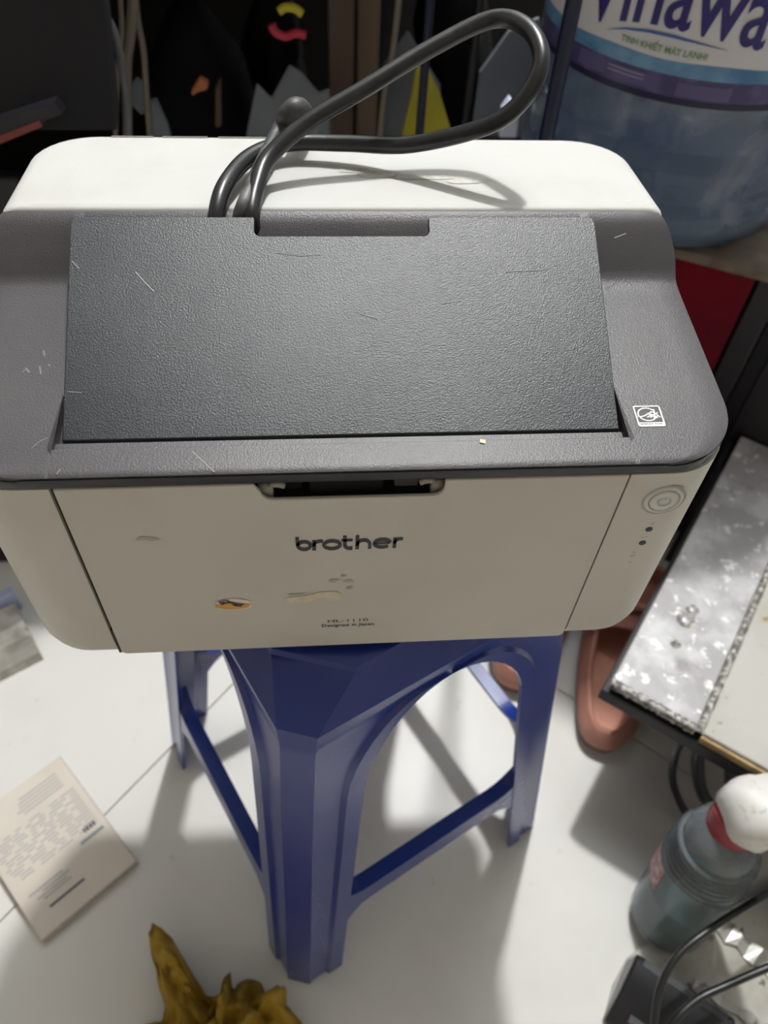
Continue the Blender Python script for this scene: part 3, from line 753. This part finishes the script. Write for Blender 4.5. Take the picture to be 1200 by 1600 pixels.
# dark cables hanging under the low table
for i, (pl, lbl) in enumerate((([(1075,1140,-.29),(1055,1180,-.33),(1052,1225,-.38),(1075,1275,-.42),(1110,1300,-.44)], 'thin black cable hanging down below the table front edge near the corner'),
                    ([(1100,1150,-.29),(1090,1190,-.33),(1098,1240,-.38),(1130,1285,-.42)], 'thick black cable drooping under the chipped table behind the bottle'),
                    ([(1150,1175,-.29),(1140,1210,-.33),(1150,1250,-.38),(1190,1280,-.42)], 'black cable hanging under the raw plywood table edge at the right'))):
    tag(MB().tube([onz(*p) for p in pl], (.004, .006, .005)[i], 10, 8).build('hanging_cable', M_cord, None, smooth='all'), lbl, 'cable', 'cables under the low table')

# ================================================================== LEFT EDGE: metal tray
M_tray = mat('scuffed_metal', (.36, .34, .30), .35, metal=.3, var=(30, (.55, .53, .48), .45, .6), specks=[(24, (.16, .11, .08), .60, .68)])
M_bluerim = mat('pale_blue_plastic', (.45, .52, .78), .4)
ta = onz(0, 1066, FZ); tb = onz(82, 1024, FZ); tdir = (tb-ta).normalized()
TR = thing('metal_tray', 'scuffed low metal tray with a pale blue rim at the left edge', 'tray', (tb.x, tb.y, FZ), math.atan2(tdir.y, tdir.x))
mb = MB(); mb.loft([[Vector((x, y, z)) for y, z in ((0, 0), (.004, .012), (.016, .018), (.030, .016), (.048, .022), (.062, .018), (.080, .020), (.09, .0))] for x in (-.22, -.15, -.08, -.01)])
mb.build('tray_body', M_tray, TR, smooth=25)
MB().box((-.22, .082, .0), (-.005, .094, .034)).build('rim', M_bluerim, TR, bevel=.002)

# ================================================================== BACKGROUND
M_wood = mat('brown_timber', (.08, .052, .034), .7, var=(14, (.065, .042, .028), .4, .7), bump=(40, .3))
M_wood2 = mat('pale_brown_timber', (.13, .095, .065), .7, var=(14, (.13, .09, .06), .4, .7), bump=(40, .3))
M_desk = mat('desk_laminate', (.007, .006, .006), .7, spec=.15)
M_mon = mat('matt_black_panel', (.009, .0095, .012), .6, spec=.3)
M_case = mat('black_case', (.008, .008, .011), .4)
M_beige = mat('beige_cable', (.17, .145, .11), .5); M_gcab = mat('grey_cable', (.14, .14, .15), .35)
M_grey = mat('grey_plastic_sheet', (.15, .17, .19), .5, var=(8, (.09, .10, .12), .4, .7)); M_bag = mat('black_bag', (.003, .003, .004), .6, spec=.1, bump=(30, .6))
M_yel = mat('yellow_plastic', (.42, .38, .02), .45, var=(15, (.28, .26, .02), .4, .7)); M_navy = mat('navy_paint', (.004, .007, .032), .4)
M_pale = mat('pale_carton', (.55, .60, .75), .5); M_rust = mat('dull_red_tape', (.20, .045, .035), .6); M_orange = mat('orange_print', (.40, .14, .05), .6)
M_redw = mat('red_wire', (.45, .02, .05), .4); M_yelw = mat('yellow_wire', (.50, .42, .03), .4)

# timber post; unseen desk top and panels are added to shade the clutter
DK = thing('shade_desk', 'brown timber post behind the printer under an added unseen desk top for shade', 'desk', (0.04, .6, FZ))
def dk(mb, name, m, **k):
    o = mb.build(name, m, DK, **k)
    for v in o.data.vertices: v.co -= Vector((.04, .6, FZ))
    return o
dk(MB().box((-1.1, .54, .285), (.155, 1.30, .315)), 'shade_top', M_desk)
pa, pb_ = ony(514, 100, .62), ony(553, 100, .62); pc, pd = ony(557, 100, .635), ony(592, 100, .635)
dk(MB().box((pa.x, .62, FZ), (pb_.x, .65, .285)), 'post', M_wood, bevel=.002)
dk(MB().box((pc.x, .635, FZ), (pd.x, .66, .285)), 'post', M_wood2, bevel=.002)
dk(MB().box((-1.1, 1.27, FZ), (.42, 1.30, .285)), 'shade_panel', M_desk)
dk(MB().box((-1.1, .56, FZ), (-1.07, 1.27, .285)), 'side_panel', M_desk)

# black screen leaning at the left
MN = thing('monitor', 'black flat screen monitor leaning in the dark at the upper left', 'monitor', (-.30, .47, FZ))
pA = ony(-60, -150, .50); pB = ony(152, -150, .50); pC = ony(184, 205, .45); pD = ony(-60, 205, .45)
th_ = Vector((0, .025, .01)); off = Vector((.30, -.47, -FZ))
q4 = [p+off for p in (pA, pB, pC, pD)]
MB().add(q4 + [p+th_ for p in q4], [(0, 1, 2, 3), (7, 6, 5, 4), (0, 4, 5, 1), (1, 5, 6, 2), (2, 6, 7, 3), (3, 7, 4, 0)]).build('screen', M_mon, MN, bevel=.002)
bx_ = [ony(x, y, .435)+off for x, y in ((-40, 200), (85, 160), (98, 178), (-40, 230))]
MB().add(bx_ + [p+Vector((0, .012, 0)) for p in bx_], [(0, 1, 2, 3), (7, 6, 5, 4), (0, 4, 5, 1), (1, 5, 6, 2), (2, 6, 7, 3), (3, 7, 4, 0)]).build('bezel', M_case, MN)
bx_ = [ony(x, y, .434)+off for x, y in ((-40, 226), (0, 212), (62, 188), (66, 198), (0, 225), (-40, 238))]
MB().add(bx_ + [p+Vector((0, .008, 0)) for p in bx_], [(0, 1, 2, 3, 4, 5), (11, 10, 9, 8, 7, 6)] + [(i, (i+1) % 6, 6+(i+1) % 6, 6+i) for i in range(6)]).build('red_stripe', M_rust, MN)
MB().box((-.07, .03, 0), (.06, .09, .012)).build('stand_foot', M_case, MN, bevel=.003)
MB().box((-.03, .05, .012), (0.01, .065, .45)).build('stand_neck', M_case, MN, bevel=.003)
# black case behind the left edge, standing on the floor
tag(MB().box((-.80, .40, FZ), (-.395, .62, -.06)).build('computer_case', M_case, None, bevel=.004), 'black computer case on the floor behind the tray at the left edge', 'computer')

def wire(name, pts, r, m, label, Y=.55, n=8, cat='cable', group=None):
    P = [ony(p[0], p[1], p[2] if len(p) > 2 else Y) for p in pts]
    return tag(MB().tube(P, r, n, 6).build(name, m, None, smooth='all'), label, cat, group)
G1 = 'cables hanging behind the printer'
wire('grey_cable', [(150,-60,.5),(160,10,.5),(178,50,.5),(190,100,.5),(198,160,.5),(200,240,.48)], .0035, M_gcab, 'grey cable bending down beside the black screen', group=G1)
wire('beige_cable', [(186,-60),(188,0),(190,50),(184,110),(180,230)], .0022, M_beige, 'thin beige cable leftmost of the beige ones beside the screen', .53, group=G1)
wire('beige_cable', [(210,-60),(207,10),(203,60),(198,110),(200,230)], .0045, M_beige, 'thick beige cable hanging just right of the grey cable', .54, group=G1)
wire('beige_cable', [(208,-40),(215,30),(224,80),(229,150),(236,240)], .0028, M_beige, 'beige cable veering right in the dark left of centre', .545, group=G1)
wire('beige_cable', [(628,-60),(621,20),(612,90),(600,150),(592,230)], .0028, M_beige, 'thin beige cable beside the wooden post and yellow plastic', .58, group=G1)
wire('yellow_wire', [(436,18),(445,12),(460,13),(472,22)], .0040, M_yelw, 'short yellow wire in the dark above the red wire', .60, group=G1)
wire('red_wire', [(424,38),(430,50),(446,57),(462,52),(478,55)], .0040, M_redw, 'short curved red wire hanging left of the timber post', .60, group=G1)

def slab(name, poly, Y, th, m, label, cat, lean=0.0, group=None, bevel=.002):
    """upright sheet standing in depth Y with real thickness"""
    P = [ony(x, y, Y) for x, y in poly]
    c = sum(P, Vector())/len(P); zb = min(p.z for p in P)
    f0 = [Vector((p.x-c.x, lean*(p.z-zb), p.z-zb)) for p in P]; n = len(P)
    o = mesh_obj(name, f0 + [p+Vector((0, th, 0)) for p in f0], [tuple(range(n)), tuple(range(2*n-1, n-1, -1))] + [(i, (i+1) % n, n+(i+1) % n, n+i) for i in range(n)], m, None, bevel=bevel, loc=(c.x, Y, zb))
    return tag(o, label, cat, group)
# low shelf board on which the clutter stands
dk(MB().box((-.27, .575, -.135), (.15, .95, -.115)), 'lower_shelf', M_desk)
def bagthing(name, px, py, Y, sx, sz, sd, m, label, cat):
    P = ony(px, py, Y); mb = MB(); n = 18; rows = []
    zb = -.115
    H = P.z + sz - zb
    for i in range(13):
        t = i/12; ring = []
        rr = max(.02, math.sin(PI*min(1, .12+.88*t))**.6)
        for k in range(n):
            a = 2*PI*k/n; d_ = noise.noise(Vector((math.cos(a)*1.6+sd, math.sin(a)*1.6, t*4)))*.35
            ring.append(Vector((sx*rr*(1+d_)*math.cos(a), .055*rr*(1+d_)*math.sin(a), H*t)))
        rows.append(ring)
    o = mb.loft(rows).build(name, m, None, smooth='all', loc=(P.x, Y+.06, zb))
    return tag(o, label, cat)
bagthing('plastic_bag', 300, 120, .60, .055, .055, 2.0, M_bag, 'black plastic bag in the dark behind the left half of the printer', 'bag')
bagthing('plastic_bag', 425, 80, .70, .036, .06, 5.0, M_bag, 'black plastic bag hanging beside the red and yellow wires', 'bag')
bagthing('plastic_bag', 720, 60, .68, .050, .075, 9.0, M_bag, 'black plastic bag seen through the loop of the power cord', 'bag')
G2 = 'grey sheets standing in the clutter'
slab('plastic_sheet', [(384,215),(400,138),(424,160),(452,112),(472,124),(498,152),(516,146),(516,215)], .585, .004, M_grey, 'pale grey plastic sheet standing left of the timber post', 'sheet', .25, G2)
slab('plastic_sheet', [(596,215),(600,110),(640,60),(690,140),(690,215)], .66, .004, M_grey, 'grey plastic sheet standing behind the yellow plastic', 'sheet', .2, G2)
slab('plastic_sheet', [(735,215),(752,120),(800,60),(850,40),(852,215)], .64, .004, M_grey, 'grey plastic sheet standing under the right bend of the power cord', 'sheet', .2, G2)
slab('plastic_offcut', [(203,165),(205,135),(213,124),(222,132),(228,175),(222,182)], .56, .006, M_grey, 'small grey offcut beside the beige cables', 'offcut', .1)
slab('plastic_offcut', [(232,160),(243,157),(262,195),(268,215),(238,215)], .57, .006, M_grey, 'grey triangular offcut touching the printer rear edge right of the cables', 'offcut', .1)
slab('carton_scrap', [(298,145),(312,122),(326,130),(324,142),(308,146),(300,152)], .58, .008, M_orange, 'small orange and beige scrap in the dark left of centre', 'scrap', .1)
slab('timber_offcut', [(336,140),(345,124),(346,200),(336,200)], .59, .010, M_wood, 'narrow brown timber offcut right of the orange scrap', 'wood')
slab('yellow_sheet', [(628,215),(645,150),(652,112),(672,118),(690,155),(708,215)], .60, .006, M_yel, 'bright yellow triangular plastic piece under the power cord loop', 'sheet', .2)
slab('pale_carton', [(780,216),(787,178),(800,160),(812,180),(808,216)], .55, .02, M_pale, 'pale blue and white carton corner behind the printer rear edge', 'carton')
# poles
def pole(px, py, Y, r, zt, m, label):
    P = ony(px, py, Y)
    o = MB().lathe([(r, 0), (r, zt-FZ)], 16).build('metal_pole', m, None, smooth=40, loc=(P.x, Y, FZ)); tag(o, label, 'pole', 'thin dark poles behind the printer')
pole(661, 140, .565, .0042, .26, M_navy, 'thin navy pole in front of the yellow plastic piece')
pole(735, 130, .60, .0042, .26, M_case, 'thin black pole seen inside the loop of the power cord')
pole(879, 90, .375, .0058, .40, M_navy, 'navy metal pole standing in front of the water bottle')

# ================================================================== RED CABINET + WATER BOTTLE (right)
CZ = -.0125
M_redc = mat('dark_red_paint', (.15, .004, .012), .7, spec=.12, var=(10, (.10, .006, .014), .4, .7))
M_brown = mat('worn_brown_board', (.17, .135, .10), .6, var=(30, (.10, .075, .055), .4, .65), specks=[(40, (.36, .33, .28), .64, .72)])
r0 = onz(1056, 389, CZ); r1 = onz(1192, 425, CZ); rd = (r1-r0).normalized()
RC = thing('red_cabinet', 'dark red cabinet with a worn brown board top carrying the water bottle', 'cabinet', (r1.x, r1.y, FZ), math.atan2(rd.y, rd.x))
MB().box((-.24, .008, 0), (-.002, .30, CZ-FZ-.010)).build('cabinet_body', M_redc, RC, bevel=.002)
MB().box((-.245, 0, CZ-FZ-.010), (.012, .31, CZ-FZ)).build('board_top', M_brown, RC, bevel=.002)
cb = MB().box((.0035, .035, 0), (.028, .30, CZ-FZ-.02)).build('black_board', M_case, None, bevel=.002, loc=(r1.x, r1.y, FZ)); cb.rotation_euler = (0, 0, math.atan2(rd.y, rd.x))
tag(cb, 'black board standing against the right side of the red cabinet', 'board')
kp = tc + t1*.392 - t2*.035
KB = thing('black_box', 'black box standing between the low table end and the red cabinet', 'box', (kp.x, kp.y, FZ), math.atan2(t2.y, t2.x))
MB().box((0, 0, 0), (.38, .2, .40)).build('case', M_case, KB, bevel=.004)
MB().box((.02, -.004, .03), (.36, 0, .38)).build('front_panel', M_blk2, KB, bevel=.002)

def add_var(m, scale, c2, bump):
    nt = m.node_tree; p_ = [n for n in nt.nodes if n.type == 'BSDF_PRINCIPLED'][0]
    tc_ = nt.nodes.new('ShaderNodeTexCoord'); n = nt.nodes.new('ShaderNodeTexNoise'); n.inputs['Scale'].default_value = scale; n.inputs['Detail'].default_value = 4; n.inputs['Distortion'].default_value = 1.2
    nt.links.new(tc_.outputs['Object'], n.inputs['Vector'])
    r = nt.nodes.new('ShaderNodeMapRange'); r.inputs[1].default_value = .45; r.inputs[2].default_value = .68; nt.links.new(n.outputs['Fac'], r.inputs[0])
    x = nt.nodes.new('ShaderNodeMix'); x.data_type = 'RGBA'; nt.links.new(r.outputs[0], x.inputs[0]); x.inputs[6].default_value = p_.inputs['Base Color'].default_value; x.inputs[7].default_value = (*c2, 1); nt.links.new(x.outputs[2], p_.inputs['Base Color'])
    b = nt.nodes.new('ShaderNodeBump'); b.inputs['Strength'].default_value = bump; b.inputs['Distance'].default_value = .004; nt.links.new(n.outputs['Fac'], b.inputs['Height']); nt.links.new(b.outputs[0], p_.inputs['Normal'])
M_wat = glassy('clear_blue_bottle', (.17, .25, .33), .55, .10)
M_watl = glassy('water_tint', (.02, .07, .30), .62, .1)
add_var(M_wat, 11, (.42, .46, .50), .5); add_var(M_watl, 14, (.03, .12, .50), .3)
WX, WY, WR = .33, .54, .135
WB = thing('water_bottle', 'large clear blue refillable water bottle with a white and purple label', 'bottle', (WX, WY, CZ))
prof = [(.100, .004), (.118, 0), (.128, .006), (.1335, .022), (.1345, .040), (.131, .047), (.131, .052), (.1345, .058), (.1345, .085), (.131, .092), (.131, .098), (.1345, .104), (.1345, .315), (.128, .340), (.105, .372), (.065, .40), (.032, .418), (.028, .43), (.028, .465)]
MB().lathe([(.0001, .012), (.06, .010)] + prof, 64, None, False, True).build('bottle_body', M_wat, WB, smooth=50)
MB().lathe([(.0001, .014), (.11, .010), (.130, .024), (.130, .044), (.1275, .05), (.130, .06), (.130, .083), (.127, .095), (.130, .108), (.130, .19), (.0001, .192)], 48, None, True, True).build('water', M_watl, WB, smooth=50)
MB().lathe([(.031, .455), (.032, .458), (.032, .49), (.028, .494)], 32).build('cap', M_navy, WB, smooth=40)
def oncyl(deg, z, d=.0): 
    a = math.radians(deg); R_ = .1352+d
    return Vector((R_*math.sin(a), -R_*math.cos(a), z-CZ))
def band(name, z0_, z1_, m, a0=-95, a1=70, d=0, n=56, wav=0):
    mb = MB(); rings = []
    for i in range(n+1):
        a = a0+(a1-a0)*i/n; q_ = wav*math.sin(i*.5)
        rings.append([oncyl(a, z0_, d), oncyl(a, z1_+q_, d)])
    return mb.loft(rings, False, False, closed=False).build(name, m, WB, smooth='all')
M_lw = mat('label_white', (.62, .62, .65), .45); M_lp = mat('label_purple', (.055, .048, .14), .4, var=(40, (.10, .10, .22), .45, .65)); M_lc = mat('label_cyan', (.06, .18, .36), .4, var=(30, (.16, .32, .50), .4, .65))
M_ld = mat('label_dark_edge', (.015, .012, .05), .4); M_txt = mat('label_navy_lettering', (.028, .022, .16), .4); M_grn = mat('label_green_lettering', (.13, .28, .12), .5)
band('label_white', .150, .30, M_lw); lcy = band('label_cyan', .141, .1515, M_lc, d=.0002, wav=.0006); band('label_purple', .1255, .142, M_lp, d=.0001); band('label_edge', .1205, .1256, M_ld, d=.00015)
# printed panels in the purple band
pp = MB()
for a0_, a1_, z0_, z1_ in ((-62, -50, .128, .139), (-47, -30, .128, .138), (-24, -6, .127, .137)):
    k = 6
    for i in range(k):
        pa_, pb2 = a0_+(a1_-a0_)*i/k, a0_+(a1_-a0_)*(i+1)/k
        pp.add([oncyl(pa_, z0_, .0004), oncyl(pb2, z0_, .0004), oncyl(pb2, z1_, .0004), oncyl(pa_, z1_, .0004)], [(0, 1, 2, 3)])
pp.build('label_panels', mat('label_panel', (.10, .085, .21), .4), WB)
sl = MB()
for z_ in (.1365, .1335):
    sl.ribbon([(-49+i*1.5, z_) for i in range(10)], .0008, lambda a, z: oncyl(a, z, .0006))
sl.build('label_small_print', mat('label_small_print', (.30, .32, .42), .5), WB)
def archz(deg): return -(1.77e-5 if deg < -32 else .8e-5)*(deg+32)**2
def cyltext(name, body, a0_, a1_, z_, m, bold, zs_, slope=0, shear=0, spacing=1.0):
    vs_, fs_, wd, ht = text2d(body, bold, shear, spacing)
    s = math.radians(a1_-a0_)*WR/wd
    return MB().add([oncyl(a0_+(a1_-a0_)*x/wd, z_+y*s*zs_+slope*archz(a0_+(a1_-a0_)*x/wd), .0008) for x, y in vs_], fs_).build(name, m, WB)
cyltext('label_brand_lettering', 'Vinawa', -63, -1.5, .1735, M_txt, .012, 1.45, slope=1.0, shear=.0)
cyltext('label_slogan_lettering', 'TINH KHIẾT MÁT LẠNH!', -46.5, -17.5, .1555, M_grn, .015, 1.05)
sw = MB(); pts_ = [(-53, .1590), (-46, .1640), (-38, .1668), (-30, .1672), (-22, .1662), (-12, .1640)]
n_ = 24; top_, bot_ = [], []
for i in range(n_+1):
    t = i/n_*5; k = min(int(t), 4); f_ = t-k
    a = pts_[k][0]+(pts_[k+1][0]-pts_[k][0])*f_; z = pts_[k][1]+(pts_[k+1][1]-pts_[k][1])*f_
    h_ = .0016*math.sin(PI*i/n_)+.0001
    top_.append(oncyl(a, z+h_, .0006)); bot_.append(oncyl(a, z-h_*.4, .0006))
sw.add(top_+bot_, [(i, i+1, n_+1+i+1, n_+1+i) for i in range(n_)])
sw.build('label_swoosh', mat('label_swoosh', (.05, .13, .38), .4), WB)
# small blue thing behind the printer's right rear corner
P = ony(1026, 290, .34)
